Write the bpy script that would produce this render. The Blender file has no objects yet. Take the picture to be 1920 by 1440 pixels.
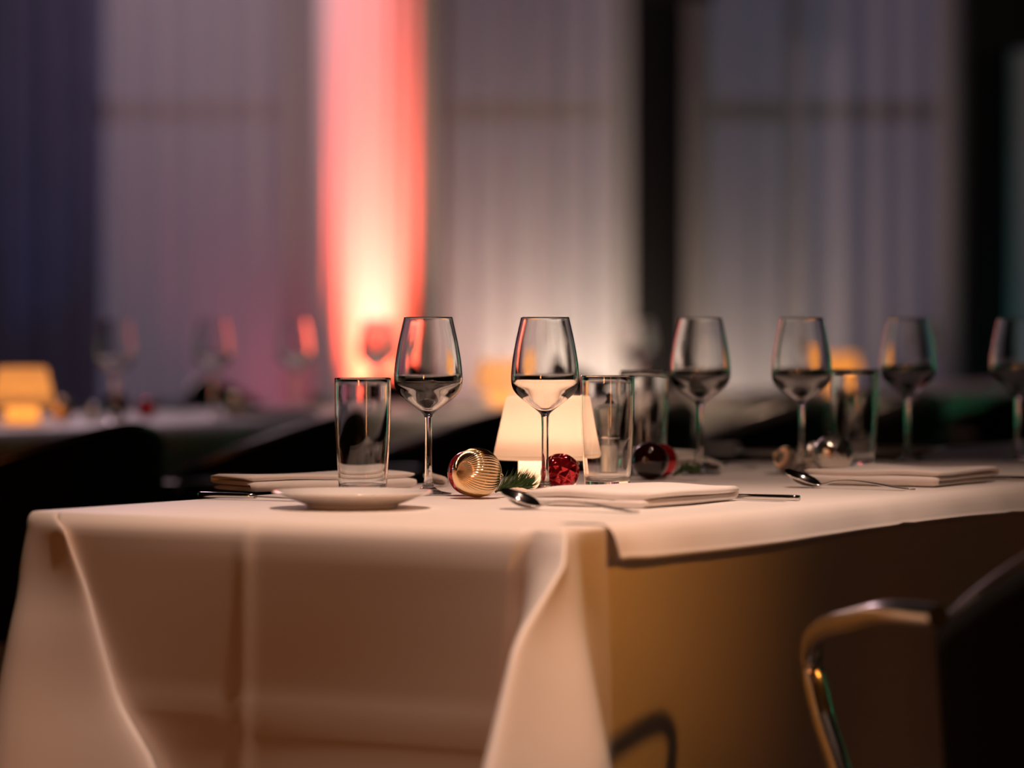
import bpy, bmesh, math, random
from mathutils import Vector, Matrix
random.seed(7)
C = bpy.context.scene
COL = C.collection

# ------------------------------------------------------------------ camera, world, exposure
F = 7000.0                 # focal length in pixels of the 1920 px wide frame
CAMZ = 0.97
cam = bpy.data.cameras.new('camera'); camo = bpy.data.objects.new('camera', cam); COL.objects.link(camo)
cam.sensor_width = 36.0; cam.lens = F / 1920 * 36.0
camo.location = (0, 0, CAMZ)
camo.rotation_euler = (math.pi/2 - math.atan(115/F), 0, 0)
cam.clip_start = 0.05; cam.clip_end = 200
cam.dof.use_dof = True; cam.dof.focus_distance = 4.74; cam.dof.aperture_fstop = 2.6
C.camera = camo
w = bpy.data.worlds.new('dusk'); C.world = w; w.use_nodes = True
w.node_tree.nodes['Background'].inputs[0].default_value = (0.20, 0.18, 0.30, 1)
w.node_tree.nodes['Background'].inputs[1].default_value = 0.36
C.view_settings.view_transform = 'Standard'; C.view_settings.look = 'None'
C.view_settings.exposure = 0.0; C.view_settings.gamma = 1.0; C.view_settings.use_curve_mapping = False
C.cycles.use_denoising = True
C.cycles.max_bounces = 14; C.cycles.transmission_bounces = 12; C.cycles.glossy_bounces = 6
C.cycles.transparent_max_bounces = 16
C.cycles.sample_clamp_indirect = 4.0

def lamp(name, kind, loc, energy, color, target=None, size=0.05, spot=60, blend=0.5, sx=None, sy=None):
    l = bpy.data.lights.new(name, kind); l.energy = energy; l.color = color
    o = bpy.data.objects.new(name, l); COL.objects.link(o); o.location = loc
    if kind == 'SPOT': l.spot_size = math.radians(spot); l.spot_blend = blend; l.shadow_soft_size = size
    elif kind == 'POINT': l.shadow_soft_size = size
    elif kind == 'AREA':
        l.shape = 'RECTANGLE'; l.size = sx or size; l.size_y = sy or size
    if target is not None:
        o.rotation_euler = (Vector(target) - Vector(loc)).to_track_quat('-Z', 'Y').to_euler()
    return o

WARM = (1.0, 0.655, 0.50)
# ceiling spots above the nearest table and the row behind
lamp('table_spot', 'SPOT', (0.15, 3.91, 3.4), 335, WARM, (0.20, 4.10, 0.75), 0.035, 47, 1.0)
lamp('table_spot', 'SPOT', (0.55, 4.95, 3.4), 85, WARM, (0.42, 4.95, 0.75), 0.035, 48, 0.9)
lamp('row_spot', 'SPOT', (0.9, 9.3, 3.4), 230, (1.0, 0.66, 0.50), (0.55, 9.4, 0.75), 0.05, 50, 0.9)
lamp('row_spot', 'SPOT', (-0.9, 8.2, 3.4), 28, (0.9, 0.72, 0.9), (-0.7, 8.4, 0.75), 0.05, 70, 0.9)
# added warm lamps, no fixtures seen: fill behind the camera, spot from the right
lamp('warm_fill', 'POINT', (-1.6, -1.2, 0.95), 105, (1.0, 0.30, 0.085), None, 0.25)
lamp('side_spot', 'SPOT', (4.4, 2.0, 3.3), 520, (1.0, 0.35, 0.05), (0.08, 3.97, 0.80), 0.28, 9.4, 1.0)
# uplights along the back wall, with added glow and fill lamps among them
lamp('red_uplight', 'SPOT', (-0.56, 14.86, 0.04), 1900, (1.0, 0.082, 0.035), (-0.575, 15.06, 1.55), 0.03, 26, 0.8)
lamp('red_uplight', 'SPOT', (-0.555, 14.72, 0.04), 620, (1.0, 0.20, 0.165), (-0.556, 15.06, 1.45), 0.03, 20, 1.0)
lamp('red_glow', 'SPOT', (-0.98, 15.40, 0.15), 26, (1.0, 0.13, 0.22), (-0.88, 15.9, 1.7), 0.08, 80, 1.0)  # added pair of spots imitating red spill on the curtain beside the column
lamp('red_glow', 'SPOT', (-0.20, 15.40, 0.15), 24, (1.0, 0.13, 0.12), (-0.27, 15.9, 1.7), 0.08, 70, 1.0)
lamp('blue_streak_fill', 'SPOT', (-2.02, 15.35, 0.10), 14, (0.10, 0.35, 1.0), (-2.02, 15.86, 1.5), 0.05, 24, 1.0)  # added spot, no fixture seen, for a bluish streak on the navy curtain
lamp('warm_uplight', 'SPOT', (0.20, 15.40, 0.35), 85, (1.0, 0.74, 0.56), (0.25, 15.9, 1.5), 0.08, 120, 0.9)
lamp('warm_uplight', 'SPOT', (0.86, 15.42, 0.30), 26, (1.0, 0.74, 0.56), (0.90, 15.9, 1.4), 0.08, 120, 0.9)
lamp('violet_fill', 'POINT', (-1.6, 13.8, 3.0), 72, (1.0, 0.68, 0.76), None, 0.3)  # unseen point lamp added as ambient fill for the curtains
lamp('teal_uplight', 'SPOT', (2.6, 14.9, 0.15), 7, (0.10, 0.75, 0.80), (2.4, 15.8, 1.7), 0.06, 90, 0.8)
lamp('green_wash', 'SPOT', (4.9, 12.9, 0.3), 165, (0.02, 1.0, 0.42), (6.0, 12.9, 1.2), 0.08, 74, 0.5)
lamp('teal_wash', 'SPOT', (-4.9, 9.9, 0.3), 170, (0.03, 0.9, 0.55), (-6.0, 9.9, 1.2), 0.08, 75, 0.5)
lamp('red_wash', 'SPOT', (-4.9, 12.9, 0.3), 170, (1.0, 0.05, 0.06), (-6.0, 12.9, 1.2), 0.08, 75, 0.5)

# ------------------------------------------------------------------ helpers
def W(px, d, z=0.0):
    """a point at depth d whose bearing is that of column px, at height z"""
    return Vector(((px - 960) / F * d, d, z))

def link(name, me, mat=None, parent=None, smooth=True):
    o = bpy.data.objects.new(name, me); COL.objects.link(o)
    if mat is not None: me.materials.append(mat)
    if parent is not None: o.parent = parent
    if smooth:
        for p in me.polygons: p.use_smooth = True
    return o

def from_bm(name, bm, mat, parent=None, smooth=True):
    bmesh.ops.recalc_face_normals(bm, faces=bm.faces)
    me = bpy.data.meshes.new(name); bm.to_mesh(me); bm.free()
    return link(name, me, mat, parent, smooth)

def mesh(name, verts, faces, mat, parent=None, smooth=True, recalc=True):
    bm = bmesh.new(); vs = [bm.verts.new(v) for v in verts]
    for f in faces:
        try: bm.faces.new([vs[i] for i in f])
        except ValueError: pass
    if recalc: bmesh.ops.recalc_face_normals(bm, faces=bm.faces)
    me = bpy.data.meshes.new(name); bm.to_mesh(me); bm.free()
    return link(name, me, mat, parent, smooth)

def thing(name, label, cat, loc=(0,0,0), rotz=0.0, group=None):
    o = bpy.data.objects.new(name, None); COL.objects.link(o); o.empty_display_size = 0.05
    o.location = loc; o.rotation_euler = (0, 0, rotz)
    return tag(o, label, cat, group)

def tag(o, label, cat, group=None):
    o['label'] = label; o['category'] = cat
    if group: o['group'] = group
    return o

def struct(o): o['kind'] = 'structure'; return o

def copy_tree(o, parent=None):
    c = o.copy(); COL.objects.link(c)
    if parent is not None: c.parent = parent
    for ch in list(o.children): copy_tree(ch, c)
    return c

def cr(pts, n=6):
    """Catmull-Rom through a list of tuples"""
    out = []
    P = [Vector(p) for p in pts]
    for i in range(len(P) - 1):
        p0 = P[max(i-1, 0)]; p1 = P[i]; p2 = P[i+1]; p3 = P[min(i+2, len(P)-1)]
        for k in range(n):
            t = k / n
            out.append(0.5*((2*p1) + (p2-p0)*t + (2*p0-5*p1+4*p2-p3)*t*t + (3*p1-p0-3*p2+p3)*t**3))
    out.append(P[-1]); return out

def interp(tab, x):
    """tab: list of (x, value tuple)"""
    if x <= tab[0][0]: return Vector(tab[0][1])
    for (a, va), (b, vb) in zip(tab, tab[1:]):
        if x <= b:
            t = (x-a)/(b-a); return Vector(va)*(1-t) + Vector(vb)*t
    return Vector(tab[-1][1])

def lathe_data(prof, steps=48):
    V, Fc = [], []; rings = []
    for r, z in prof:
        if r < 1e-6: rings.append([len(V)]); V.append((0,0,z))
        else:
            rings.append(list(range(len(V), len(V)+steps)))
            for i in range(steps):
                a = 2*math.pi*i/steps; V.append((r*math.cos(a), r*math.sin(a), z))
    for A, B in zip(rings, rings[1:]):
        for i in range(steps):
            j = (i+1) % steps
            if len(A) == 1 and len(B) == 1: continue
            if len(A) == 1: Fc.append((A[0], B[j], B[i]))
            elif len(B) == 1: Fc.append((A[i], A[j], B[0]))
            else: Fc.append((A[i], A[j], B[j], B[i]))
    return V, Fc

def lathe(name, prof, mat, parent=None, steps=48, recalc=False):
    V, Fc = lathe_data(prof, steps)
    return mesh(name, V, Fc, mat, parent, True, recalc)

def tube(name, pts, rad, mat, parent=None, seg=10, cap=True, flat=1.0):
    pts = [Vector(p) for p in pts]; V, Fc = [], []
    up = Vector((0, 0, 1)); prevn = None
    for i, p in enumerate(pts):
        t = (pts[min(i+1, len(pts)-1)] - pts[max(i-1, 0)]).normalized()
        n = t.cross(up)
        if n.length < 1e-3: n = prevn or Vector((1, 0, 0))
        n.normalize()
        if prevn is not None and n.dot(prevn) < 0: n = -n
        prevn = n; b = t.cross(n).normalized()
        r = rad[i] if isinstance(rad, (list, tuple)) else rad
        for k in range(seg):
            a = 2*math.pi*k/seg
            V.append(tuple(p + n*math.cos(a)*r + b*math.sin(a)*r*flat))
    for i in range(len(pts)-1):
        for k in range(seg):
            k2 = (k+1) % seg
            Fc.append((i*seg+k, i*seg+k2, (i+1)*seg+k2, (i+1)*seg+k))
    if cap:
        n0 = len(V); V += [V[k] for k in range(seg)] + [V[(len(pts)-1)*seg + k] for k in range(seg)]
        Fc.append(tuple(n0 + k for k in range(seg))[::-1]); Fc.append(tuple(n0 + seg + k for k in range(seg)))
    return mesh(name, V, Fc, mat, parent)

def box_bm(bm, lo, hi, bevel=0.0):
    r = bmesh.ops.create_cube(bm, size=1.0)
    for v in r['verts']:
        v.co = Vector([lo[i] + (v.co[i]+0.5)*(hi[i]-lo[i]) for i in range(3)])
    if bevel:
        es = list({e for v in r['verts'] for e in v.link_edges})
        bmesh.ops.bevel(bm, geom=es, offset=bevel, segments=3, affect='EDGES', profile=0.5)

def box(name, lo, hi, mat, parent=None, bevel=0.0):
    bm = bmesh.new(); box_bm(bm, lo, hi, bevel); return from_bm(name, bm, mat, parent, bevel > 0)

# ------------------------------------------------------------------ materials
def mat_new(name):
    m = bpy.data.materials.new(name); m.use_nodes = True
    return m, m.node_tree.nodes, m.node_tree.links, m.node_tree.nodes['Principled BSDF']

def principled(name, color, rough=0.5, metal=0.0, noise=0.0, scale=40.0, bump=0.0, bscale=300.0, spec=None, coat=0.0):
    m, n, l, b = mat_new(name)
    b.inputs['Base Color'].default_value = (*color, 1); b.inputs['Roughness'].default_value = rough
    b.inputs['Metallic'].default_value = metal
    if spec is not None: b.inputs['Specular IOR Level'].default_value = spec
    if coat: b.inputs['Coat Weight'].default_value = coat; b.inputs['Coat Roughness'].default_value = 0.03
    tc = n.new('ShaderNodeTexCoord')
    nz = n.new('ShaderNodeTexNoise'); nz.inputs['Scale'].default_value = scale; nz.inputs['Detail'].default_value = 4
    l.new(tc.outputs['Object'], nz.inputs['Vector'])
    mx = n.new('ShaderNodeMixRGB'); mx.inputs[1].default_value = (*[c*(1-noise) for c in color], 1)
    mx.inputs[2].default_value = (*[min(1, c*(1+noise)) for c in color], 1)
    l.new(nz.outputs['Fac'], mx.inputs[0]); l.new(mx.outputs[0], b.inputs['Base Color'])
    if bump:
        n2 = n.new('ShaderNodeTexNoise'); n2.inputs['Scale'].default_value = bscale; n2.inputs['Detail'].default_value = 3
        l.new(tc.outputs['Object'], n2.inputs['Vector'])
        bp = n.new('ShaderNodeBump'); bp.inputs['Strength'].default_value = bump; bp.inputs['Distance'].default_value = 0.002
        l.new(n2.outputs['Fac'], bp.inputs['Height']); l.new(bp.outputs['Normal'], b.inputs['Normal'])
    return m

M = {}
M['cloth'] = principled('white_linen', (0.80, 0.745, 0.70), 0.46, noise=0.03, scale=6, bump=0.10, bscale=900, spec=0.5)
M['napkin'] = principled('napkin_linen', (0.83, 0.775, 0.735), 0.88, noise=0.03, scale=20, bump=0.12, bscale=1200, spec=0.2)
M['plate'] = principled('glazed_porcelain', (0.82, 0.79, 0.76), 0.08, noise=0.02, coat=0.4)
M['steel'] = principled('polished_steel', (0.62, 0.60, 0.58), 0.12, 1.0, noise=0.04)
M['chrome'] = principled('chrome', (0.70, 0.69, 0.68), 0.2, 1.0, noise=0.02)
M['gold'] = principled('gold_bauble', (0.93, 0.68, 0.40), 0.12, 1.0, noise=0.03)
M['silver'] = principled('silver_bauble', (0.92, 0.86, 0.78), 0.22, 1.0, noise=0.03)
M['darkred'] = principled('dark_red_bauble', (0.018, 0.002, 0.003), 0.05, 0.2, noise=0.1, coat=1.0)
M['red'] = principled('red_bauble', (0.75, 0.02, 0.03), 0.10, 0.75, noise=0.08, coat=0.7)
M['capm'] = principled('bauble_cap', (0.75, 0.58, 0.3), 0.3, 1.0, noise=0.05)
M['needle'] = principled('fir_needles', (0.055, 0.13, 0.03), 0.5, noise=0.45, scale=60)
M['twig'] = principled('twig', (0.10, 0.055, 0.03), 0.8, noise=0.3)
M['black_leather'] = principled('black_leather', (0.006, 0.006, 0.006), 0.75, noise=0.2, bump=0.15, bscale=200, spec=0.12)
M['black_paint'] = principled('black_steel_post', (0.006, 0.0055, 0.006), 0.7, noise=0.2, spec=0.2)
M['floor'] = principled('dark_oak_floor', (0.035, 0.022, 0.015), 0.5, noise=0.35, scale=3)
M['ceiling'] = principled('dark_ceiling', (0.02, 0.02, 0.022), 0.9, noise=0.1)
M['wall'] = principled('dark_wall', (0.06, 0.052, 0.055), 0.9, noise=0.1, scale=2)
M['tabletop'] = principled('table_board', (0.25, 0.16, 0.09), 0.6, noise=0.2)
M['navy'] = principled('navy_drape', (0.075, 0.085, 0.15), 0.9, noise=0.25, scale=3)
M['drape'] = principled('white_drape', (0.80, 0.77, 0.76), 0.85, noise=0.04, scale=3)
M['salt'] = principled('salt', (0.93, 0.90, 0.85), 0.9, noise=0.04, scale=400, bump=0.5, bscale=900)
M['rim'] = principled('gunmetal_rim', (0.22, 0.20, 0.18), 0.38, 1.0, noise=0.05)
M['knob'] = principled('dark_knob', (0.03, 0.03, 0.03), 0.2, 0.6)
M['frame'] = principled('window_frame', (0.03, 0.028, 0.03), 0.6)

def glass(name, ior=1.5, color=(1, 1, 1)):
    m, n, l, b = mat_new(name)
    b.inputs['Base Color'].default_value = (*color, 1); b.inputs['Roughness'].default_value = 0.0
    b.inputs['Transmission Weight'].default_value = 1.0; b.inputs['IOR'].default_value = ior
    return m
M['glass'] = glass('clear_glass', 1.5, (0.985, 0.99, 0.985))
def thin_glass(name, ior):
    m, n, l, b = mat_new(name); n.remove(b)
    x = n.new('ShaderNodeBsdfTransparent'); x.inputs[0].default_value = (.96, .97, .96, 1)
    g = n.new('ShaderNodeBsdfGlossy'); g.inputs['Roughness'].default_value = 0.01
    lw = n.new('ShaderNodeLayerWeight'); lw.inputs[0].default_value = 0.5
    pw = n.new('ShaderNodeMath'); pw.operation = 'POWER'; pw.inputs[1].default_value = 4.0
    mr = n.new('ShaderNodeMapRange'); mr.inputs[3].default_value = 0.09; mr.inputs[4].default_value = 0.9
    c = n.new('ShaderNodeMixShader'); l.new(lw.outputs['Facing'], pw.inputs[0]); l.new(pw.outputs[0], mr.inputs[0])
    l.new(mr.outputs[0], c.inputs[0]); l.new(x.outputs[0], c.inputs[1]); l.new(g.outputs[0], c.inputs[2])
    l.new(c.outputs[0], n['Material Output'].inputs[0]); return m
M['acrylic'] = thin_glass('clear_acrylic', 1.5)

def sheer(name, color, transp):
    m, n, l, b = mat_new(name); n.remove(b)
    d = n.new('ShaderNodeBsdfDiffuse'); d.inputs[0].default_value = (*color, 1)
    t = n.new('ShaderNodeBsdfTranslucent'); t.inputs[0].default_value = (*color, 1)
    x = n.new('ShaderNodeBsdfTransparent'); a = n.new('ShaderNodeMixShader'); a.inputs[0].default_value = 0.35
    c = n.new('ShaderNodeMixShader')
    tc = n.new('ShaderNodeTexCoord'); nz = n.new('ShaderNodeTexNoise'); nz.inputs['Scale'].default_value = 1.5
    mr = n.new('ShaderNodeMapRange'); mr.inputs[3].default_value = transp*0.8; mr.inputs[4].default_value = transp*1.2
    l.new(tc.outputs['Object'], nz.inputs['Vector']); l.new(nz.outputs['Fac'], mr.inputs[0]); l.new(mr.outputs[0], c.inputs[0])
    l.new(d.outputs[0], a.inputs[1]); l.new(t.outputs[0], a.inputs[2])
    l.new(a.outputs[0], c.inputs[1]); l.new(x.outputs[0], c.inputs[2])
    l.new(c.outputs[0], n['Material Output'].inputs[0]); return m
M['sheer'] = sheer('sheer_voile', (0.72, 0.70, 0.70), 0.32)

def pane_mat():
    m, n, l, b = mat_new('window_glass'); n.remove(b)
    x = n.new('ShaderNodeBsdfTransparent'); g = n.new('ShaderNodeBsdfGlossy'); g.inputs['Roughness'].default_value = 0.02
    fr = n.new('ShaderNodeFresnel'); fr.inputs[0].default_value = 1.3; c = n.new('ShaderNodeMixShader')
    l.new(fr.outputs[0], c.inputs[0]); l.new(x.outputs[0], c.inputs[1]); l.new(g.outputs[0], c.inputs[2])
    l.new(c.outputs[0], n['Material Output'].inputs[0]); return m
M['pane'] = pane_mat()

def shade_mat(name, color, mixv):
    m, n, l, b = mat_new(name); n.remove(b)
    d = n.new('ShaderNodeBsdfDiffuse'); d.inputs[0].default_value = (*color, 1)
    t = n.new('ShaderNodeBsdfTranslucent'); t.inputs[0].default_value = (*color, 1)
    a = n.new('ShaderNodeMixShader'); a.inputs[0].default_value = mixv
    l.new(d.outputs[0], a.inputs[1]); l.new(t.outputs[0], a.inputs[2]); l.new(a.outputs[0], n['Material Output'].inputs[0]); return m
M['shade'] = shade_mat('opal_plastic', (0.92, 0.88, 0.80), 0.5)

# ------------------------------------------------------------------ the room
YW = 16.0
def wx(px, y=YW): return (px-960)/F*y
RX0, RX1, RY0, H = -6.2, 6.2, -4.0, 3.8
struct(box('floor', (RX0, RY0, -0.1), (RX1, YW+0.3, 0), M['floor']))
struct(box('ceiling', (RX0, RY0, H), (RX1, YW+0.3, H+0.1), M['ceiling']))
struct(box('wall_left', (RX0-0.1, RY0, 0), (RX0, YW+0.3, H), M['wall']))
struct(box('wall_right', (RX1, RY0, 0), (RX1+0.1, YW+0.3, H), M['wall']))
struct(box('wall_front', (RX0, RY0-0.1, 0), (RX1, RY0, H), M['wall']))
# window wall: low parapet, header and piers with window openings between
wins = [(-4.2, -2.75), (-2.55, -0.95), (-0.75, 0.48), (0.80, 1.90), (2.2, 3.9)]
bm = bmesh.new()
box_bm(bm, (RX0, YW+0.1, 0), (RX1, YW+0.3, 0.35)); box_bm(bm, (RX0, YW+0.1, 3.3), (RX1, YW+0.3, H))
xs = [RX0] + [v for a in wins for v in a] + [RX1]
for a, b_ in zip(xs[0::2], xs[1::2]): box_bm(bm, (a, YW+0.1, 0.35), (b_, YW+0.3, 3.3))
struct(from_bm('wall_back', bm, M['wall'], smooth=False))
for i, (a, b_) in enumerate(wins):
    r = thing('window_%d' % (i+1), 'tall window with dark frame behind the curtains', 'window', (a, YW+0.2, 0.35)); struct(r)
    wd = b_-a; hh = 2.95; bm = bmesh.new()
    for x in (0, wd*0.36, wd-0.05): box_bm(bm, (x, -0.04, 0), (x+0.05, 0.04, hh))
    for z in (0, 1.49, hh-0.05): box_bm(bm, (0, -0.04, z), (wd, 0.04, z+0.09))
    from_bm('window_frame', bm, M['frame'], r, False)
    mesh('pane', [(0,0,0),(wd,0,0),(wd,0,hh),(0,0,hh)], [(0,1,2,3)], M['pane'], r, False)

def curtain(name, x0, x1, y, z0, z1, amp, wl, mat, seed=0, sweep=None):
    rnd = random.Random(seed); n = int((x1-x0)/wl*14)+2; V, Fc = [], []; rows = 10
    ph = [rnd.uniform(0, 6.28) for _ in range(4)]
    for j in range(rows):
        fz = j/(rows-1); z = z0 + (z1-z0)*fz
        for i in range(n):
            f = i/(n-1); x = x0 + (x1-x0)*f
            k = (x-x0)/wl*2*math.pi
            a = amp*(0.75+0.25*math.sin(k*0.23+ph[0]))
            dy = a*math.sin(k + 0.8*math.sin(k*0.31+ph[1]) + 0.25*fz*math.sin(k*0.5+ph[2]))
            bulge = sweep(f) if sweep else 0
            V.append((x + 0.3*amp*math.sin(2*k+ph[3]), y + dy - bulge, z))
    for j in range(rows-1):
        for i in range(n-1): Fc.append((j*n+i, j*n+i+1, (j+1)*n+i+1, (j+1)*n+i))
    return mesh(name, V, Fc, mat)

tag(curtain('curtain', wx(-650), wx(195), 15.86, 0.02, 3.7, 0.05, 0.16, M['navy'], 1),
    'dark navy curtain panel at the far left of the window wall', 'curtain')
tag(curtain('curtain', wx(205), wx(612), 15.86, 0.02, 3.7, 0.022, 0.13, M['sheer'], 2),
    'sheer violet grey curtain between the navy panel and the red glowing drape', 'curtain')
tag(curtain('curtain', wx(800), wx(1198), 15.86, 0.02, 3.7, 0.022, 0.14, M['sheer'], 3),
    'sheer curtain lit cream from below, between red drape and first black post', 'curtain')
tag(curtain('curtain', wx(1268), wx(1815), 15.86, 0.02, 3.7, 0.022, 0.15, M['sheer'], 4),
    'sheer grey curtain between the two black posts', 'curtain')
tag(curtain('curtain', wx(1880), wx(2350), 15.86, 0.02, 3.7, 0.022, 0.15, M['sheer'], 5),
    'sheer teal tinted curtain right of the second black post', 'curtain')
def make_column():
    n, rows, V, Fc = 132, 12, [], []
    for j in range(rows):
        z = 0.02 + 3.72*j/(rows-1)
        for i in range(n):
            a = 2*math.pi*i/n; r = .240 + .006*math.sin(a*22 + .6*math.sin(j*.7)) + .003*math.sin(a*9+1)
            V.append((-.556 + r*math.cos(a), 15.28 + r*math.sin(a), z))
    for j in range(rows-1):
        for i in range(n): Fc.append((j*n+i, j*n+(i+1)%n, (j+1)*n+(i+1)%n, (j+1)*n+i))
    return mesh('drape_column', V, Fc, M['drape'])
tag(make_column(), 'tall gathered white drape column glowing red and pink from an uplight', 'drape')
def side_drape(x, y0, y1, seed, label):
    o = curtain('drape', y0, y1, 0, 0.02, 2.2, 0.04, 0.14, M['drape'], seed); o.rotation_euler = (0, 0, math.pi/2); o.location = (x, 0, 0)
    tag(o, label, 'drape')
side_drape(6.05, 11.9, 13.9, 8, 'white drape on the right side wall washed in green')
side_drape(-6.05, 9.3, 10.5, 9, 'white drape on the left side wall washed in teal')
side_drape(-6.05, 12.4, 13.4, 10, 'white drape on the left side wall washed in red')

for i, (a, b_) in enumerate([(1187, 1281), (1806, 1887)]):
    o = box('trim_%d' % (i+1), (wx(a, 15.6), 15.5, 0), (wx(b_, 15.6), 15.7, H), M['black_paint'], None, 0.006); struct(o)
o = box('trim_3', (wx(1186, 15.6), 15.46, 2.31), (wx(1335, 15.6), 15.495, H), M['black_paint'], None, 0.004); struct(o)
o = box('trim_4', (wx(1815, 15.6), 15.46, 2.10), (wx(2300, 15.6), 15.495, H), M['black_paint'], None, 0.004); struct(o)

# ------------------------------------------------------------------ table frame of reference
TZ = 0.75
U = Vector((0.51, 0.860)).normalized(); Vv = Vector((-U.y, U.x))    # along / across the nearest table
C0 = Vector(((1052-960)/F*3.99, 3.99)); TWID = 0.715; TLEN = 3.4
NF = -U; NR = -Vv

def p3(p2, z): return (p2.x, p2.y, z)

def cloth_ring_round(h, R=0.020, flare=0.03):
    """outward offset and z for a cloth level h (arc length below the top edge)"""
    q = h / R
    if q < math.pi/2: return R*math.sin(q) , TZ - R*(1-math.cos(q))
    hh = h - R*math.pi/2
    return R + flare*hh, TZ - R - hh

def seg(a, b, n): return [a.lerp(b, i/n) for i in range(n)]

def smooth_path(P, keep, it):
    for _ in range(it):
        Q = [p.copy() for p in P]
        for i in range(1, len(P)-1):
            if keep[i]: continue
            Q[i] = P[i]*0.5 + (P[i-1]+P[i+1])*0.25
        P = Q
    return P

def px2(px, d): return Vector(((px-960)/F*d, d))

CL = C0 + Vv*TWID
FAR_L = CL + U*TLEN; FAR_R = C0 + U*TLEN
def lt(*rows): return [(h, tuple(v)) for h, v in rows]
lobeA = lt((0, C0+Vv*.030), (.02, C0+Vv*.034), (.05, C0+Vv*.040+NF*.006), (.12, C0+Vv*.044+NF*.008), (.25, C0+Vv*.055+NF*.01), (.56, C0+Vv*.09+NF*.02))
lobeR = lt((0, C0+U*.002), (.02, px2(1060, 3.978)), (.05, px2(1056, 3.94)), (.12, px2(958, 3.835)), (.25, px2(885, 3.72)), (.56, px2(790, 3.48)))
lobeB = lt((0, C0+U*.012), (.02, px2(1063, 3.985)), (.05, px2(1072, 3.975)), (.12, px2(1097, 3.945)), (.25, px2(1158, 3.87)), (.56, px2(1280, 3.74)))
lobeB2 = lt((0, C0+U*.03), (.05, C0+U*.045+NR*.001), (.25, C0+U*.07+NR*.001), (.56, C0+U*.09+NR*.001))
lobeF = lt((0, CL+U*.05), (.1, CL+U*.06), (.56, CL+U*.09))
lobeS = lt((0, CL+U*.004), (.03, px2(56, 4.35)), (.07, px2(30, 4.34)), (.15, px2(-8, 4.31)), (.30, px2(-72, 4.27)), (.56, px2(-150, 4.20)))
lobeI = lt((0, CL-Vv*.03), (.03, px2(140, 4.29)), (.14, px2(192, 4.25)), (.22, px2(236, 4.225)), (.29, px2(318, 4.185)), (.56, px2(470, 4.10)))
lobeI2 = lt((0, CL-Vv*.045), (.03, CL-Vv*.058+NF*.003), (.14, CL-Vv*.088+NF*.004), (.29, CL-Vv*.135+NF*.006), (.56, CL-Vv*.20+NF*.01))

levels = [0.0, .003, .006, .010, .014, .019, .024, .030, .038, .048, .06, .075, .09, .11, .13, .15, .17, .19, .21, .23, .25, .28, .31, .35, .40, .46, .52, .56]
def cloth_level(h):
    out, z = cloth_ring_round(h)
    rr = min(1, h/.022)
    FLp = interp(lobeF, h); S = interp(lobeS, h); I = interp(lobeI, h); I2 = interp(lobeI2, h)
    A = interp(lobeA, h); R = interp(lobeR, h); B = interp(lobeB, h); B2 = interp(lobeB2, h)
    P, keep, kind = [], [], []
    def add(pts, k, kd):
        for p in pts: P.append(p.copy()); keep.append(k); kind.append(kd)
    add(seg(FAR_L, FLp, 10), True, 'L')
    add(seg(FLp, S, 8), False, 'l'); add(seg(S, I, 14), False, 'l'); add(seg(I, I2, 8), False, 'l')
    add(seg(I2, A, 90), True, 'F')
    add(seg(A, R, 14), False, 'l'); add(seg(R, B, 14), False, 'l'); add(seg(B, B2, 8), False, 'l')
    add(seg(B2, FAR_R, 60), True, 'R'); add([FAR_R], True, 'R')
    P = smooth_path(P, keep, 7)
    res = []
    for p, kd in zip(P, kind):
        zz = z
        if kd == 'F':
            a = (p-CL).dot(-Vv)                      # distance from the left corner along the front
            o = out
            o += 0.0035*math.exp(-((a-(TWID-0.392))/.010)**2)*min(1, h/.05)           # ironed centre crease
            o += 0.0016*math.exp(-((h-.232)/.009)**2)                            # cross crease
            o += 0.004*math.sin(a*9+h*5)*min(1, h/.2)
            p = p + NF*o
        elif kd == 'R':
            a = (p-C0).dot(U)
            p = p + NR*(min(out, .010) + .004*math.sin(a*14+1)*min(1, h/.2))
        elif kd == 'L': p = p - NR*out
        else:
            c = Vector((CL+C0)/2) + U*.5
            p = p + (p-c).normalized()*out*0.7*max(0, 1-h/.1)
        res.append((p.x, p.y, zz))
    return res
def make_cloth():
    rows = [cloth_level(h) for h in levels]; n = len(rows[0]); V = [v for r in rows for v in r]; Fc = []
    for j in range(len(rows)-1):
        for i in range(n-1): Fc.append((j*n+i, j*n+i+1, (j+1)*n+i+1, (j+1)*n+i))
    Fc.append(tuple(range(n)))
    o = mesh('tablecloth', V, Fc, M['cloth'])
    return o
tc = tag(make_cloth(), 'white linen tablecloth with creased front and draped corners on the nearest table', 'tablecloth')
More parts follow.
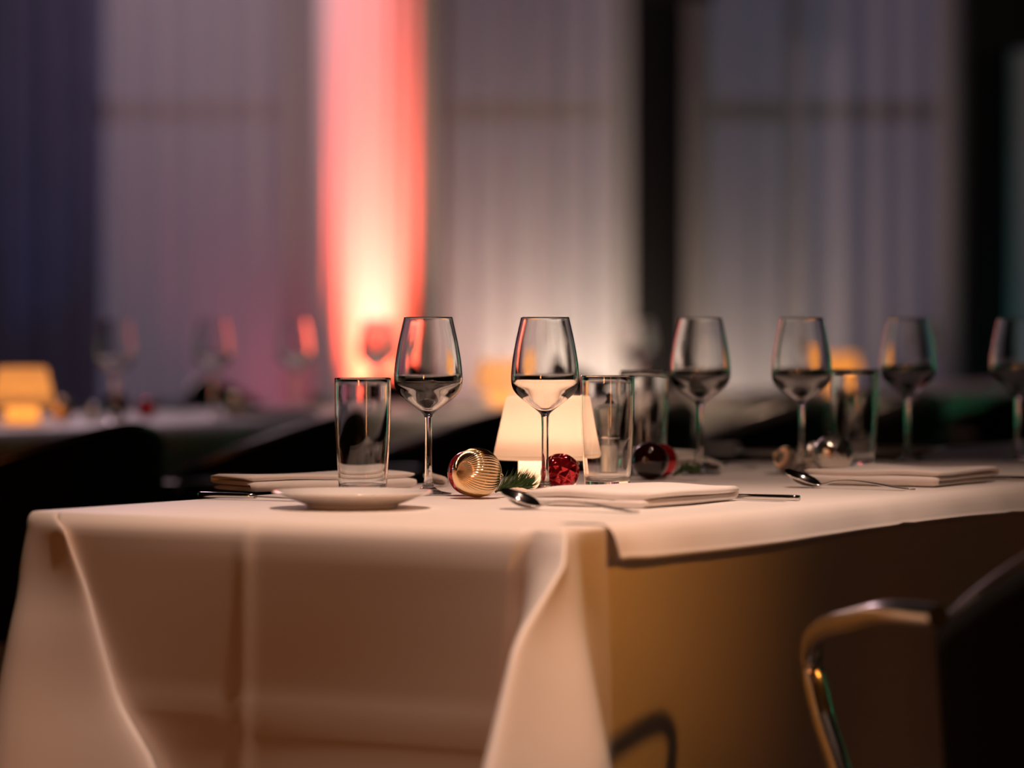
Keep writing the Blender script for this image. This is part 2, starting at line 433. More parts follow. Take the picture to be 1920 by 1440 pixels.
# short hemmed flap along the right edge
def make_flap():
    V, Fc = [], []; n = 120
    prof = [(-0.05, 0.0012), (-0.02, 0.0016), (0.0, 0.0016), (.008, 0.0005), (.0155, -.0035), (.0215, -.010), (.0262, -.019), (.0302, -.028), (.0318, -.0320), (.0335, -.0342), (.0322, -.0366), (.0295, -.0362), (.0280, -.033), (.0222, -.019), (.0150, -.009)]
    for i in range(n+1):
        t = 0.080 + (TLEN-0.09)*(i/n)**1.35
        base = C0 + U*t
        pin = math.exp(-((t-.80)/.012)**2) + .8*math.exp(-((t-1.16)/.016)**2) + .6*math.exp(-((t-.10)/.02)**2)
        wv = .0014*math.sin(t*17) + .0007*math.sin(t*41+1)
        end = min(1, (t-.070)/.05)
        for o, z in prof:
            k = max(0, min(1, -z/.03))
            q = base + NR*(o + wv*k - .005*pin*k - .004*(1-end)*k)
            V.append((q.x, q.y, TZ + z*(1+.10*math.sin(t*5)) + .0015*pin*k))
    m = len(prof)
    for i in range(n):
        for j in range(m-1): Fc.append((i*m+j, i*m+j+1, (i+1)*m+j+1, (i+1)*m+j))
    return mesh('edge_flap', V, Fc, M['cloth'], tc)
make_flap()['label'] = 'short hemmed flap of cloth along the right edge'

def make_table(name, label, o2, uu, vv, length, width):
    t = thing(name, label, 'table', (0, 0, 0))
    def q(a, b_, z): p = o2 + uu*a + vv*b_; return (p.x, p.y, z)
    def prism(nm, a0, a1, b0, b1, z0, z1):
        V = [q(a0,b0,z0), q(a1,b0,z0), q(a1,b1,z0), q(a0,b1,z0), q(a0,b0,z1), q(a1,b0,z1), q(a1,b1,z1), q(a0,b1,z1)]
        mesh(nm, V, [(0,1,2,3),(4,5,6,7),(0,1,5,4),(1,2,6,5),(2,3,7,6),(3,0,4,7)], M['tabletop'], t, False)
    prism('table_top', .012, length, .012, width-.012, TZ-.030, TZ-.004)
    for a in (.1, length-.15):
        for b_ in (.08, width-.13): prism('leg', a, a+.05, b_, b_+.05, 0, TZ-.030)
make_table('dining_table', 'nearest long table hidden under the white tablecloth', C0, U, Vv, TLEN, TWID)

# ------------------------------------------------------------------ wine glass
def seg_prof(pts, n=5): return [(max(0, v[0]), v[1]) for v in cr(pts, n)]
foot_p = [(0.0, 0.0), (.020, 0.0), (.0285, .0002), (.0297, .0010), (.0288, .0018), (.022, .0030), (.0140, .0052), (.0090, .0092), (.0062, .0150), (.0051, .022)]
stem_p = [(.0051, .022), (.0046, .035), (.0044, .060), (.0045, .085), (.0050, .0985)]
bowl_p = [(.0050, .0985), (.0062, .1020), (.0105, .1062), (.0195, .1132), (.0300, .1212), (.0388, .1300), (.0428, .1385), (.0438, .1465), (.0434, .1580), (.0415, .1745), (.0377, .1960), (.0338, .2140), (.0311, .2255),
          (.0306, .2262), (.0301, .2255), (.0327, .2140), (.0366, .1960), (.0403, .1745), (.0421, .1580), (.0423, .1470), (.0406, .1395), (.0345, .1320), (.0238, .1238), (.0128, .1160), (.0060, .1115), (.0, .1102)]
WINE_LABELS = []
def make_wine(loc, label, group='wine glasses on the nearest table', steps=64):
    t = thing('wine_glass', label, 'wine glass', loc, random.uniform(0, 1), group)
    lathe('foot', [(0, 0)] + seg_prof(foot_p[1:], 4), M['glass'], t, steps)
    lathe('stem', seg_prof(stem_p, 4), M['glass'], t, 32)
    lathe('bowl', seg_prof(bowl_p, 5), M['glass'], t, steps)
    return t
def top(px, d, z=TZ): return W(px, d, z)
ON = TZ + 0.0007
g1 = make_wine(top(803, 4.768, ON), 'empty wine glass beside the ribbed gold bauble, leftmost on the nearest table')
def put(proto, loc, label, group=None, rotz=None, scale=1.0):
    o = copy_tree(proto); o.location = loc; o['label'] = label
    if group: o['group'] = group
    if rotz is not None: o.rotation_euler = (0, 0, rotz)
    if scale != 1.0: o.scale = (scale,)*3
    return o
put(g1, top(1022, 4.795, ON), 'empty wine glass standing in front of the glowing table lamp')
put(g1, top(1313, 5.40, ON), 'empty wine glass right of the red baubles, standing alone past the tumblers', scale=1.0)
put(g1, top(1503, 5.40, ON), 'empty wine glass among the silver baubles, left of the last tumbler')
put(g1, top(1702, 5.90, ON), 'empty wine glass with green rim light behind the right-hand napkin')
put(g1, top(1908, 5.95, ON), 'empty wine glass cut by the right edge of the photo')

# ------------------------------------------------------------------ tumblers
tum_p = [(.020, 0.0), (.0272, .0004), (.0288, .0025), (.0297, .012), (.0318, .040), (.0335, .065), (.0347, .092), (.0350, .120), (.0352, .1482), (.0347, .1489), (.0341, .1482), (.0338, .120), (.0334, .092), (.0321, .065), (.0300, .040), (.0282, .022), (.0262, .0165), (.0200, .0140), (.010, .0132), (0, .0130)]
def make_tumbler(loc, label):
    o = lathe('tumbler', [(0, 0)] + seg_prof(tum_p, 5), M['glass'], None, 64); o.location = loc
    return tag(o, label, 'tumbler', 'water tumblers on the nearest table')
t1 = make_tumbler(top(680, 4.65, ON), 'empty water tumbler behind the white side plate, leftmost of the tumblers')
put(t1, top(1139, 4.853, ON), 'empty water tumbler touching the lamp, with the salt mill seen through it')
put(t1, top(1208, 5.36, ON), 'blurred water tumbler behind the dark red bauble')
put(t1, top(1602, 5.52, ON), 'blurred water tumbler behind the silver baubles, rightmost of the tumblers')

# ------------------------------------------------------------------ table lamps
def make_lamp(loc, label, energy):
    t = thing('table_lamp', label, 'lamp', loc, 0, 'small cordless table lamps')
    sp = [(0, .1215), (.040, .1215), (.0505, .1210), (.0540, .1185), (.0560, .112), (.0700, .0480), (.0715, .0420), (.0700, .0372), (.0670, .0362)]
    ip = [(.0660, .0372), (.0680, .0420), (.0540, .110), (.0500, .1180), (0, .1185)]
    lathe('lamp_shade', seg_prof(sp[:5], 4)+seg_prof(sp[4:], 4)[1:], M['shade'], t, 64, True)
    lathe('lamp_base', [(0, .0005), (.0375, .0005), (.0385, .002), (.0380, .030), (.0375, .046), (.0370, .058)], M['shade'], t, 48, True)
    for z, e, r in ((.058, energy, .013), (.030, energy*.16, .010)):
        l = bpy.data.lights.new('bulb', 'POINT'); l.energy = e; l.color = (1.0, .51, .33); l.shadow_soft_size = r
        lo = bpy.data.objects.new('bulb', l); COL.objects.link(lo); lo.parent = t; lo.location = (0, 0, z)
    return t
LAMP = make_lamp(top(1025, 5.00, ON), 'glowing opal table lamp behind the second wine glass on the nearest table', 0.27)

# ------------------------------------------------------------------ baubles
def cap_parts(t, r):
    p = [(0, r*1.16), (r*.13, r*1.16), (r*.17, r*1.13), (r*.19, r*.95)]
    lathe('cap', p, M['capm'], t, 24, True)
    pts = [(r*.10*math.cos(a), 0, r*1.24 + r*.10*math.sin(a)) for a in [i/16*2*math.pi for i in range(17)]]
    tube('hanging_loop', pts, r*.018, M['capm'], t, 6, False)

def orient(t, axis):
    t.rotation_euler = Vector((0, 0, 1)).rotation_difference(Vector(axis).normalized()).to_euler()

def make_bauble(loc, r, mat, label, axis, kind='plain', seg_u=64, group=None):
    t = thing('bauble', label, 'bauble', loc, 0, group)
    V, Fc = [], []; nu, nv = (384, 60) if kind == 'rib' else ((160, 90) if kind == 'cone' else (seg_u, seg_u//2))
    if kind == 'facet': nu, nv = 26, 16
    for j in range(nv+1):
        th = math.pi*j/nv
        for i in range(nu):
            ph = 2*math.pi*i/nu; rr = r
            if kind == 'rib':
                k = math.cos(ph*40); rr = r*(1 + .06*(abs(math.cos(ph*24))-.6)*min(1, math.sin(th)*6))
            if kind == 'cone':
                a = (th/math.pi*5 + ph/(2*math.pi)*8) % 1; b_ = (th/math.pi*5 - ph/(2*math.pi)*8) % 1
                rr = r*(0.90 + .30*max(abs(a-.5), abs(b_-.5))**1.2*math.sin(th)**.5)
            if kind == 'facet': rr = r*(1 + random.uniform(-.03, .03)*math.sin(th))
            V.append((rr*math.sin(th)*math.cos(ph), rr*math.sin(th)*math.sin(ph), rr*math.cos(th)*(1.12 if kind == 'cone' else 1)))
    for j in range(nv):
        for i in range(nu):
            i2 = (i+1) % nu
            if j == 0: Fc.append((i, (j+1)*nu+i2, (j+1)*nu+i)) if False else Fc.append((j*nu+i, j*nu+i2, (j+1)*nu+i2, (j+1)*nu+i))
            else: Fc.append((j*nu+i, j*nu+i2, (j+1)*nu+i2, (j+1)*nu+i))
    bm = bmesh.new(); vs = [bm.verts.new(v) for v in V]
    for f in Fc: bm.faces.new([vs[k] for k in f])
    bmesh.ops.remove_doubles(bm, verts=bm.verts, dist=1e-6)
    from_bm('ball', bm, mat, t, kind != 'facet')
    cap_parts(t, r); orient(t, axis); return t

GB = make_bauble(top(894, 4.667, TZ+.0324), .0305, M['gold'], 'ribbed gold bauble lying right of the first wine glass', (.78, .58, -.10), 'rib')
RB = make_bauble(top(881, 4.740, TZ+.0292), .0287, M['red'], 'smooth red bauble half hidden behind the ribbed gold bauble', (.3, .9, .25))
make_bauble(top(1050, 4.845, TZ+.0262), .0238, M['red'], 'red bauble with a scaly cone pattern at the foot of the lamp', (.75, .5, .35), 'cone')
make_bauble(top(1219, 5.215, TZ+.0267), .0262, M['darkred'], 'glossy dark red bauble right of the front tumbler', (-.3, .9, .2))
make_bauble(top(1238, 5.275, TZ+.0250), .0245, M['red'], 'bright red bauble peeking out behind the dark red one', (.8, .5, .1))
make_bauble(top(1562, 5.38, TZ+.0295), .029, M['silver'], 'faceted silver bauble in front of the rightmost tumbler', (.3, .6, .5), 'facet')
make_bauble(top(1527, 5.50, TZ+.0225), .0215, M['silver'], 'middle silver bauble with a scaly pattern, tucked behind the faceted one', (-.4, .6, .5), 'cone')
make_bauble(top(1476, 5.47, TZ+.0195), .019, M['silver'], 'small ribbed silver bauble left of the faceted one', (-.8, -.2, .3), 'rib')

# ------------------------------------------------------------------ fir sprigs
def make_sprig(loc, rotz, length, label, nn=170, nl=.017, seed=1, dome=True):
    rnd = random.Random(seed); t = thing('fir_sprig', label, 'sprig', loc, rotz)
    pts = [(length*f, .003*math.sin(f*3), .006 + .010*f*(1-f)*2 + .004*f) for f in [i/8 for i in range(9)]]
    tube('stem', pts, [.0016*(1-.5*i/8) for i in range(9)], M['twig'], t, 6)
    V, Fc = [], []
    for k in range(nn):
        f = rnd.random()**.8; i = min(7, int(f*8)); a = Vector(pts[i]).lerp(Vector(pts[i+1]), f*8-i)
        ang = rnd.uniform(0.0, math.pi) if rnd.random() < .85 else rnd.uniform(-.25, math.pi+.25)
        dirv = Vector((rnd.uniform(.35, .95), math.cos(ang), max(math.sin(ang), -.1))).normalized()
        L = nl*rnd.uniform(.7, 1.15); wv = dirv.cross(Vector((rnd.random(), rnd.random(), rnd.random()))).normalized()*.00055
        w2 = dirv.cross(wv).normalized()*.0003
        bend = Vector((0, 0, .0015))
        tip = a + dirv*L + bend; tip.z = max(tip.z, .001); md = a + dirv*L*.55; md.z = max(md.z, .001)
        b0 = len(V)
        for c, s in ((a, .7), (md, 1.0)):
            V += [tuple(c+wv*s), tuple(c+w2*s), tuple(c-wv*s), tuple(c-w2*s)]
        V.append(tuple(tip))
        for q in range(4):
            q2 = (q+1) % 4
            Fc.append((b0+q, b0+q2, b0+4+q2, b0+4+q)); Fc.append((b0+4+q, b0+4+q2, b0+8))
    mesh('needles', V, Fc, M['needle'], t, False)
    return t
make_sprig(top(928, 4.70, ON), math.radians(-8), .042, 'green fir sprig between the gold bauble and the lamp', 260, .026, 3)
make_sprig(top(1262, 5.20, ON), math.radians(-10), .03, 'dark fir sprig tucked beside the red baubles', 130, .018, 4)

# ------------------------------------------------------------------ cutlery
def loft_sheet(name, rows, mat, parent, th=.0014, nt=10):
    """rows: (s, halfwidth, z, sag)"""
    V, Fc = [], []
    for s, wv, z, c in rows:
        for k in range(nt+1):
            u = -1 + 2*k/nt; V.append((s, wv*u, z + c*u*u))
    for i in range(len(rows)-1):
        for k in range(nt): Fc.append((i*(nt+1)+k, i*(nt+1)+k+1, (i+1)*(nt+1)+k+1, (i+1)*(nt+1)+k))
    bm = bmesh.new(); vs = [bm.verts.new(v) for v in V]
    for f in Fc: bm.faces.new([vs[i] for i in f])
    bmesh.ops.recalc_face_normals(bm, faces=bm.faces)
    bm.normal_update()
    if sum(f.normal.z for f in bm.faces) < 0: bmesh.ops.reverse_faces(bm, faces=bm.faces)
    bmesh.ops.solidify(bm, geom=bm.faces[:], thickness=th)
    return from_bm(name, bm, mat, parent)
spoon_rows = [(-.054, .0015, .0235, .000), (-.0525, .0065, .0212, .002), (-.048, .0125, .0158, .0055), (-.040, .0178, .0092, .0088), (-.030, .0198, .0045, .0105), (-.020, .0182, .0024, .0090), (-.011, .0132, .0020, .0055), (-.004, .0070, .0030, .0018), (.001, .0042, .0042, .0004)]
hand_rows = [(.001, .0042, .0042, .0004), (.008, .0032, .0062, 0), (.022, .0029, .0098, 0), (.045, .0031, .0112, 0), (.075, .0040, .0090, 0), (.105, .0056, .0052, 0), (.128, .0066, .0028, 0), (.138, .0062, .0022, 0), (.142, .0035, .0020, 0)]
def smooth_rows(rows, n=4): return [tuple(v) for v in cr_n(rows, n)]
def cr_n(rows, n):
    out = []
    for i in range(len(rows)-1):
        p0 = rows[max(i-1,0)]; p1 = rows[i]; p2 = rows[i+1]; p3_ = rows[min(i+2, len(rows)-1)]
        for k in range(n):
            t = k/n
            out.append(tuple(0.5*((2*b)+(c-a)*t+(2*a-5*b+4*c-d)*t*t+(3*b-a-3*c+d)*t**3) for a, b, c, d in zip(p0, p1, p2, p3_)))
    out.append(rows[-1]); return out
def make_spoon(loc, rotz, label):
    t = thing('spoon', label, 'spoon', loc, rotz, 'spoons on the nearest table')
    loft_sheet('bowl', smooth_rows(spoon_rows), M['steel'], t, .0013)
    loft_sheet('handle', smooth_rows(hand_rows), M['steel'], t, .0018, 6)
    return t
def ang(p, q): return math.atan2(q.y-p.y, q.x-p.x)
a_, b_ = W(1012, 4.385), W(1225, 4.285)
SP = make_spoon((a_.x, a_.y, ON+.0003), ang(a_, b_), 'blurred steel spoon with raised bowl in front of the nearest napkin')
a_, b_ = W(1540, 4.96), W(1728, 4.87)
put(SP, (a_.x, a_.y, ON+.0003), 'steel spoon with raised bowl beside the right-hand folded napkin', None, ang(a_, b_))
a_ = W(833, 5.02); put(SP, (a_.x, a_.y, ON+.0003), 'dark spoon bowl peeking out between first wine glass and gold bauble', None, math.radians(62), .82)
a_ = W(1346, 5.52); put(SP, (a_.x, a_.y, ON+.0003), 'dark blurred spoon bowl right of the wine glass past the tumblers', None, math.radians(62), .95)

def make_knife(loc, rotz, label, hl=.10, bl=.11):
    t = thing('table_knife', label, 'knife', loc, rotz, 'knives on the nearest table')
    bm = bmesh.new(); V = []
    secs = [(0, .0052, .0040), (.004, .0066, .0046), (hl*.3, .0066, .0046), (hl*.8, .0050, .0042), (hl, .0040, .0036)]
    prev = None
    for s, wv, tv in secs:
        ring = [bm.verts.new((s, wv*math.copysign(abs(math.cos(a))**.6, math.cos(a)), .0042 + tv*.8*math.copysign(abs(math.sin(a))**.6, math.sin(a)))) for a in [k/16*2*math.pi for k in range(16)]]
        if prev:
            for k in range(16): bm.faces.new((prev[k], prev[(k+1)%16], ring[(k+1)%16], ring[k]))
        else: bm.faces.new(ring)
        prev = ring
    bm.faces.new(prev); from_bm('handle', bm, M['steel'], t)
    rows = [(hl-.001, .0035, .0045, 0), (hl+.01, .0062, .0042, 0), (hl+.05, .0082, .0036, 0), (hl+bl*.85, .0080, .0030, 0), (hl+bl*.97, .0045, .0028, 0), (hl+bl, .0010, .0026, 0)]
    loft_sheet('blade', smooth_rows(rows), M['steel'], t, .0014, 6)
    return t
a_, b_ = W(374, 4.672), W(610, 4.575)
KN = make_knife((a_.x, a_.y, ON), ang(a_, b_), 'steel knife lying behind the white side plate at the left', .085, .07)
NK2 = Vector((.160, 4.402)); NK3 = Vector((.565, 4.975))
def knife_at(nk, ul, label):
    s = nk + U*(ul+.0145) + NR*.075
    k = make_knife((s.x, s.y, ON), ang(s, s+Vv), label); return k
knife_at(NK2, .235, 'steel knife with its handle sticking out right of the nearest napkin')
knife_at(NK3, .20, 'steel knife beyond the right-hand napkin at the edge of the photo')

# ------------------------------------------------------------------ napkins
def make_napkin(loc, rotz, L, D, layers, label, th=.0042, seed=0, open_front=False):
    """a cloth folded in layers; fold edges run along x, the visible fold faces -y"""
    rnd = random.Random(seed); cen = []; tot = layers
    gap = th*1.12
    for k in range(layers):
        z = th*.55 + gap*k
        fr = -D/2 + (.006 if k % 2 else 0) + rnd.uniform(-.001, .004); bk = D/2 - rnd.uniform(0, .006)
        ys = [fr + (bk-fr)*i/10 for i in range(11)]
        # top layer first direction: ends of even interfaces fold at the front
        if (layers-1-k) % 2 == 0: ys = ys[::-1]
        if k > 0:
            y0 = cen[-1][0]; z0 = cen[-1][1]
            sgn = 1 if y0 > 0 else -1
            for q in range(1, 6):
                a = math.pi*q/6; cen.append((y0 + sgn*gap*.62*math.sin(a), z0 + (z-z0)*(1-math.cos(a))/2))
        cen += [(y, z) for y in ys]
    n = len(cen); nx = 30; V, Fc = [], []
    nor = []
    for i in range(n):
        a = cen[max(i-1, 0)]; b2 = cen[min(i+1, n-1)]; d = Vector((b2[0]-a[0], b2[1]-a[1])).normalized(); nor.append(Vector((-d.y, d.x)))
    for ix in range(nx+1):
        f = ix/nx; x = -L/2 + L*f; e = min(1, min(f, 1-f)*nx/1.6)
        tk = th*.5*(.35+.65*math.sqrt(max(0, 1-(1-e)**2)))
        for s in (1, -1):
            for i in range(n):
                y, z = cen[i]; lay = z/(gap*layers)
                wv = .0022*math.sin(f*9+lay*4+seed)*lay + .0012*math.sin(f*17+seed*2)*lay
                wz = .0016*math.sin(f*7+seed+y*25)*lay
                V.append((x + (.004*math.sin(y*30+seed) + .003*lay)*(2*f-1), y + nor[i].x*tk*s + wv, max(.0002, z + nor[i].y*tk*s + wz)))
    m = 2*n
    def idx(ix, s, i): return ix*m + (0 if s > 0 else n) + i
    for ix in range(nx):
        for s in (1, -1):
            for i in range(n-1): Fc.append((idx(ix,s,i), idx(ix,s,i+1), idx(ix+1,s,i+1), idx(ix+1,s,i)))
        for i in (0, n-1): Fc.append((idx(ix,1,i), idx(ix,-1,i), idx(ix+1,-1,i), idx(ix+1,1,i)))
    for ix in (0, nx):
        for i in range(n-1): Fc.append((idx(ix,1,i), idx(ix,1,i+1), idx(ix,-1,i+1), idx(ix,-1,i)))
    o = mesh('napkin', V, Fc, M['napkin']); o.location = (loc[0], loc[1], ON); o.rotation_euler = (0, 0, rotz)
    return tag(o, label, 'napkin', 'folded white napkins on the nearest table')
a_, b_ = W(466, 4.815), W(778, 4.955)
mid = (a_+b_)/2; dr = (b_-a_).normalized(); nrm = Vector((-dr.y, dr.x, 0))
make_napkin(mid + nrm*.045, ang(a_, b_), (b_-a_).length, .09, 3, 'folded white napkin behind the leftmost tumbler, near the left table edge', .0062, 1)
def nap_uv(nk, ul, vl, layers, label, seed, th):
    c = nk + U*ul/2 + Vv*vl/2
    return make_napkin((c.x, c.y), ang(Vector((0,0)), -Vv), vl, ul, layers, label, th, seed)
nap_uv(NK2, .235, .17, 2, 'folded white napkin in front of the lamp, nearest the table corner', 2, .0088)
nap_uv(NK3, .20, .19, 3, 'folded white napkin at the right, below the green-rimmed glass', 5, .0062)
make_napkin(W(1215, 5.60), math.radians(8), .125, .07, 5, 'white napkin end glimpsed between the red baubles and a wine glass', .0048, 8)

# ------------------------------------------------------------------ plates
pl_p = [(.050, 0), (.0535, .0004), (.0545, .0030), (.060, .0055), (.078, .0120), (.0935, .0175), (.0955, .0190), (.0945, .0200), (.0915, .0196), (.077, .0150), (.060, .0088), (.050, .0062), (0, .0058)]
def make_plate(loc, label, s=1.0):
    o = lathe('side_plate', [(0, .001)] + seg_prof(pl_p, 5), M['plate'], None, 96); o.location = loc; o.scale = (s,)*3
    return tag(o, label, 'plate', 'white side plates on the nearest table')
make_plate(top(660, 4.425, ON), 'white side plate in front of the leftmost tumbler, at the table edge')
make_plate(top(1672, 6.03, ON), 'blurred shaded plate behind the right-hand napkin, under the green-rimmed glass', .9)
make_plate(top(1462, 5.98, ON), 'blurred shaded plate behind the silver baubles', .75)

# ------------------------------------------------------------------ salt mill
t = thing('salt_mill', 'clear acrylic salt mill seen through the tumbler beside the lamp', 'salt mill', top(1143, 5.09, ON), 0)
mp = [(.0165, 0), (.0178, .0015), (.0180, .006), (.0178, .055), (.0172, .062), (.0180, .072), (.0205, .082), (.0232, .092), (.0240, .098), (.0232, .103), (.0150, .1065), (.0060, .1080)]
mi = [(.0060, .1050), (.0150, .1030), (.0205, .098), (.0180, .086), (.0152, .072), (.0148, .055), (.0148, .006), (.0120, .004)]
lathe('mill_body', [(0, 0)] + seg_prof(mp, 3) + [(0, .1082)], M['acrylic'], t, 40)
lathe('inner_wall', [(0, .1052)] + seg_prof(mi, 3) + [(0, .004)], M['acrylic'], t, 40)
lathe('salt_fill', [(0, .005), (.0138, .005), (.0142, .008), (.0142, .046), (.012, .0490), (.006, .0475), (0, .048)], M['salt'], t, 32, True)
tube('rod', [(0, 0, .0485), (0, 0, .075), (0, 0, .1030)], .0028, M['steel'], t, 10)
lathe('collar', [(.0182, .060), (.0186, .0605), (.0186, .0628), (.0180, .0632), (.0176, .062)], M['chrome'], t, 40, True)
lathe('knob', seg_prof([(0, .1240), (.0030, .1232), (.0050, .1195), (.0040, .1150), (.0055, .1120), (.0085, .1095), (.0085, .1084), (0, .1084)], 3), M['knob'], t, 24, True)

# ------------------------------------------------------------------ chairs
def make_chair(label, loc, rotz, group=None, wrap=62, metal='chrome'):
    t = thing('armchair', label, 'chair', loc, rotz, group)
    # seat
    bm = bmesh.new(); box_bm(bm, (-.235, -.235, .405), (.235, .235, .480), .032); from_bm('seat', bm, M['black_leather'], t)
    # wrap-around backrest shell
    n, m = 40, 10; V, Fc = [], []; topz = []
    def shell(ph, R): return Vector((R*math.sin(ph), -.02 - (R*.98)*math.cos(ph), 0))
    PH = math.radians(wrap)
    def tz(ph): return .805 - .145*(abs(ph)/PH)**1.6
    for side, R in ((0, .282), (1, .250)):
        for i in range(n+1):
            ph = -PH + 2*PH*i/n
            for j in range(m+1):
                f = j/m; z = .43 + (tz(ph)-.43)*f; p = shell(ph, R - .02*(1-f)); V.append((p.x, p.y, z))
    K = (n+1)*(m+1)
    def ix(s, i, j): return s*K + i*(m+1) + j
    for s in (0, 1):
        for i in range(n):
            for j in range(m): Fc.append((ix(s,i,j), ix(s,i+1,j), ix(s,i+1,j+1), ix(s,i,j+1)))
    for i in range(n):
        for j in (0, m): Fc.append((ix(0,i,j), ix(0,i+1,j), ix(1,i+1,j), ix(1,i,j)))
    for i in (0, n):
        for j in range(m): Fc.append((ix(0,i,j), ix(0,i,j+1), ix(1,i,j+1), ix(1,i,j)))
    mesh('backrest', V, Fc, M['black_leather'], t)
    pts = [shell(-PH + 2*PH*i/48, .267) + Vector((0, 0, tz(-PH + 2*PH*i/48)+.004)) for i in range(49)]
    tube('back_rim', pts, .011, M['rim'], t, 10, True, .8)
    # chrome arms run forward, bend down and come back under the seat as front legs
    for s in (-1, 1):
        arm = cr([(s*.262, -.20, .680), (s*.284, -.10, .676), (s*.284, .02, .660), (s*.278, .14, .643), (s*.273, .218, .622), (s*.267, .243, .588), (s*.262, .215, .535)], 6)
        tube('armrest', arm, .0125, M[metal], t, 12, True, 1.0)
        leg = cr([(s*.262, .215, .535), (s*.257, .110, .435), (s*.252, -.03, .25), (s*.248, -.14, .013)], 5)
        tube('leg', leg, .0125, M[metal], t, 12)
        leg = cr([(s*.20, -.20, .41), (s*.215, -.24, .2), (s*.225, -.27, .013)], 5)
        tube('leg', leg, .0125, M[metal], t, 12)
    return t
CH = make_chair('black armchair with chrome arm at the lower right, pulled up to nearest table', (.640, 3.93, 0), math.radians(11))

# ------------------------------------------------------------------ the row of tables behind
E0 = Vector((-.756, 8.02)); BW = .76
def E(t, inward=0.0): return E0 + U*t + Vv*inward
BT0, BT1 = -2.3, 7.2
def row_cloth():
    V, Fc = [], []; hs = [0, .005, .012, .02, .03, .05, .1, .2, .35, .5, .62]
    rows = []
    for h in hs:
        out, z = cloth_ring_round(h); row = []
        def edge(a, b_, nn, n2):
            for i in range(nn):
                f = i/nn; p = a.lerp(b_, f); s = (b_-a).length*f
                o = out + (.012*math.sin(s*13) + .008*math.sin(s*29))*min(1, h/.3)
                row.append(p + n2*o)
        edge(E(BT1, BW), E(BT0, BW), 120, Vv); edge(E(BT0, BW), E(BT0), 20, -U); edge(E(BT0), E(BT1), 120, -Vv); edge(E(BT1), E(BT1, BW), 20, U)
        rows.append([(p.x, p.y, z) for p in row])
    n = len(rows[0]); V = [v for r in rows for v in r]
    for j in range(len(rows)-1):
        for i in range(n): Fc.append((j*n+i, j*n+(i+1)%n, (j+1)*n+(i+1)%n, (j+1)*n+i))
    Fc.append(tuple(range(n)))
    return mesh('tablecloth', V, Fc, M['cloth'])
tag(row_cloth(), 'blurred white tablecloth on the long table in the background', 'tablecloth')
make_table('banquet_table', 'long background table hidden under its white cloth', E(BT0), U, Vv, BT1-BT0, BW)

def on_row(t, i, z=0.0): p = E(t, i); return Vector((p.x, p.y, ON+z))
# chairs along the near and far side
th_near = math.atan2(Vv.y, Vv.x) - math.pi/2
names = ['black armchair at the lower left behind the nearest table, leftmost of the background row',
         'black armchair behind the leftmost tumbler, second from left in the background row',
         'black armchair behind the gold bauble and lamp, in the background row',
         'black armchair behind the tumblers, in the background row',
         'black armchair behind the silver baubles, in the background row',
         'black armchair behind the green-rimmed glass, in the background row',
         'black armchair at the right edge of the photo, in the background row']
CB = None
for k, nm in enumerate(names):
    p = E(-.99+.71*k, -.37); rz = th_near + random.uniform(-.06, .06)
    if CB is None: ch = CB = make_chair(nm, (p.x, p.y, 0), rz, 'black armchairs along the background table', 96, 'rim')  # same chair kind; chrome darkened in colour to read as metal in shade
    else: ch = put(CB, (p.x, p.y, 0), nm, 'black armchairs along the background table', rz)
    ch.scale = (1, 1, .965)
for k, tt in enumerate((0.9, 2.1, 3.0, 4.2)):
    p = E(tt, BW+.33)
    put(CH, (p.x, p.y, 0), ['far side armchair of the background table, seen past the red drape', 'far side armchair of the background table, below the first black post', 'far side armchair of the background table, below the grey curtain', 'far side armchair of the background table, by the second black post'][k], 'black armchairs on the far side of the background table', th_near+math.pi)
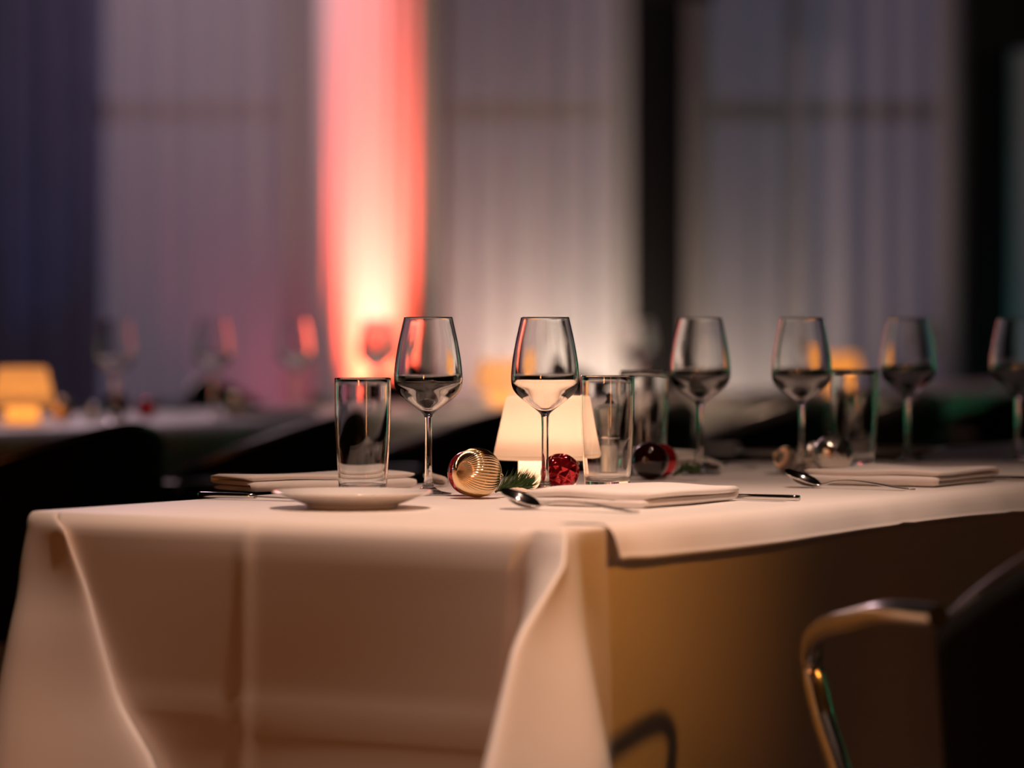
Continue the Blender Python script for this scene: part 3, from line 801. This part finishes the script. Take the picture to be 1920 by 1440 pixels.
# lamps, glasses and decoration of the row
def row_lamp(loc, label):
    o = put(LAMP, loc, label)
    for c in o.children:
        if c.type == 'LIGHT':
            c.data = c.data.copy(); c.data.energy *= .62; c.data.color = (1.0, .34, .05)
row_lamp(on_row(-.005, .37), 'glowing orange table lamp at the left edge of the photo')
row_lamp(on_row(2.05, .37), 'blurred glowing table lamp behind and left of the second wine glass')
row_lamp(on_row(4.13, .37), 'blurred glowing table lamp between the fourth and fifth wine glasses')
wl = ['blurred wine glass above the orange lamp at the far left', 'blurred wine glass above the dark red background bauble', 'blurred wine glass above the background greenery', 'blurred wine glass just left of the red drape', 'blurred wine glass in front of the red drape']
for k, (tt, ii) in enumerate(((-.42, .56), (.106, .2), (.48, .2), (.818, .2), (1.168, .2))):
    put(g1, on_row(tt, ii), wl[k], 'blurred wine glasses on the background table')
wl2 = ['blurred background wine glass right of the middle background lamp', 'blurred background wine glass below the first black post', 'blurred background wine glass seen through the third wine glass', 'blurred background wine glass left of the far right lamp', 'blurred background wine glass right of the far right lamp', 'blurred background wine glass by the second black post']
for k, (tt, ii) in enumerate(((1.75, .56), (2.5, .2), (3.1, .52), (3.55, .2), (4.4, .2), (5.0, .5))):
    put(g1, on_row(tt, ii), wl2[k], 'blurred wine glasses on the background table')
def bput(t_, i_, r, mat, label, axis=(.2, .8, .4), kind='plain'):
    make_bauble(on_row(t_, i_, r), r, mat, label, axis, kind, 32, 'baubles on the background table')
bput(.10, .34, .026, M['gold'], 'blurred gold bauble beside the orange lamp')
bput(.16, .30, .020, M['silver'], 'blurred silver bauble second right of the orange lamp')
bput(.34, .37, .031, M['darkred'], 'blurred dark red bauble between orange lamp and greenery')
bput(.40, .33, .024, M['red'], 'blurred red bauble touching the dark red background bauble')
bput(.80, .36, .026, M['gold'], 'blurred bronze bauble right of the background greenery')
def brow_sprig(t_, i_, label, seed):
    s = make_sprig(on_row(t_, i_), random.uniform(0, 3), .10, label, 150, .045, seed)
    return s
brow_sprig(.66, .40, 'blurred dark fir greenery left of the bronze bauble', 21)
brow_sprig(1.25, .40, 'blurred dark fir greenery below the red drape', 22)
for k, (tt, lab) in enumerate(((.62, 'blurred white napkin below the background greenery'), (1.40, 'blurred white napkin on the background table below the red drape'), (2.75, 'blurred white napkin on the background table right of the first post'), (3.25, 'blurred white napkin on the background table near the far right lamp'))):
    p = E(tt, .13)
    o = make_napkin((p.x, p.y), ang(Vector((0, 0)), U), .2, .12, 4, lab, .0046, 30+k); o['group'] = 'napkins on the background table'
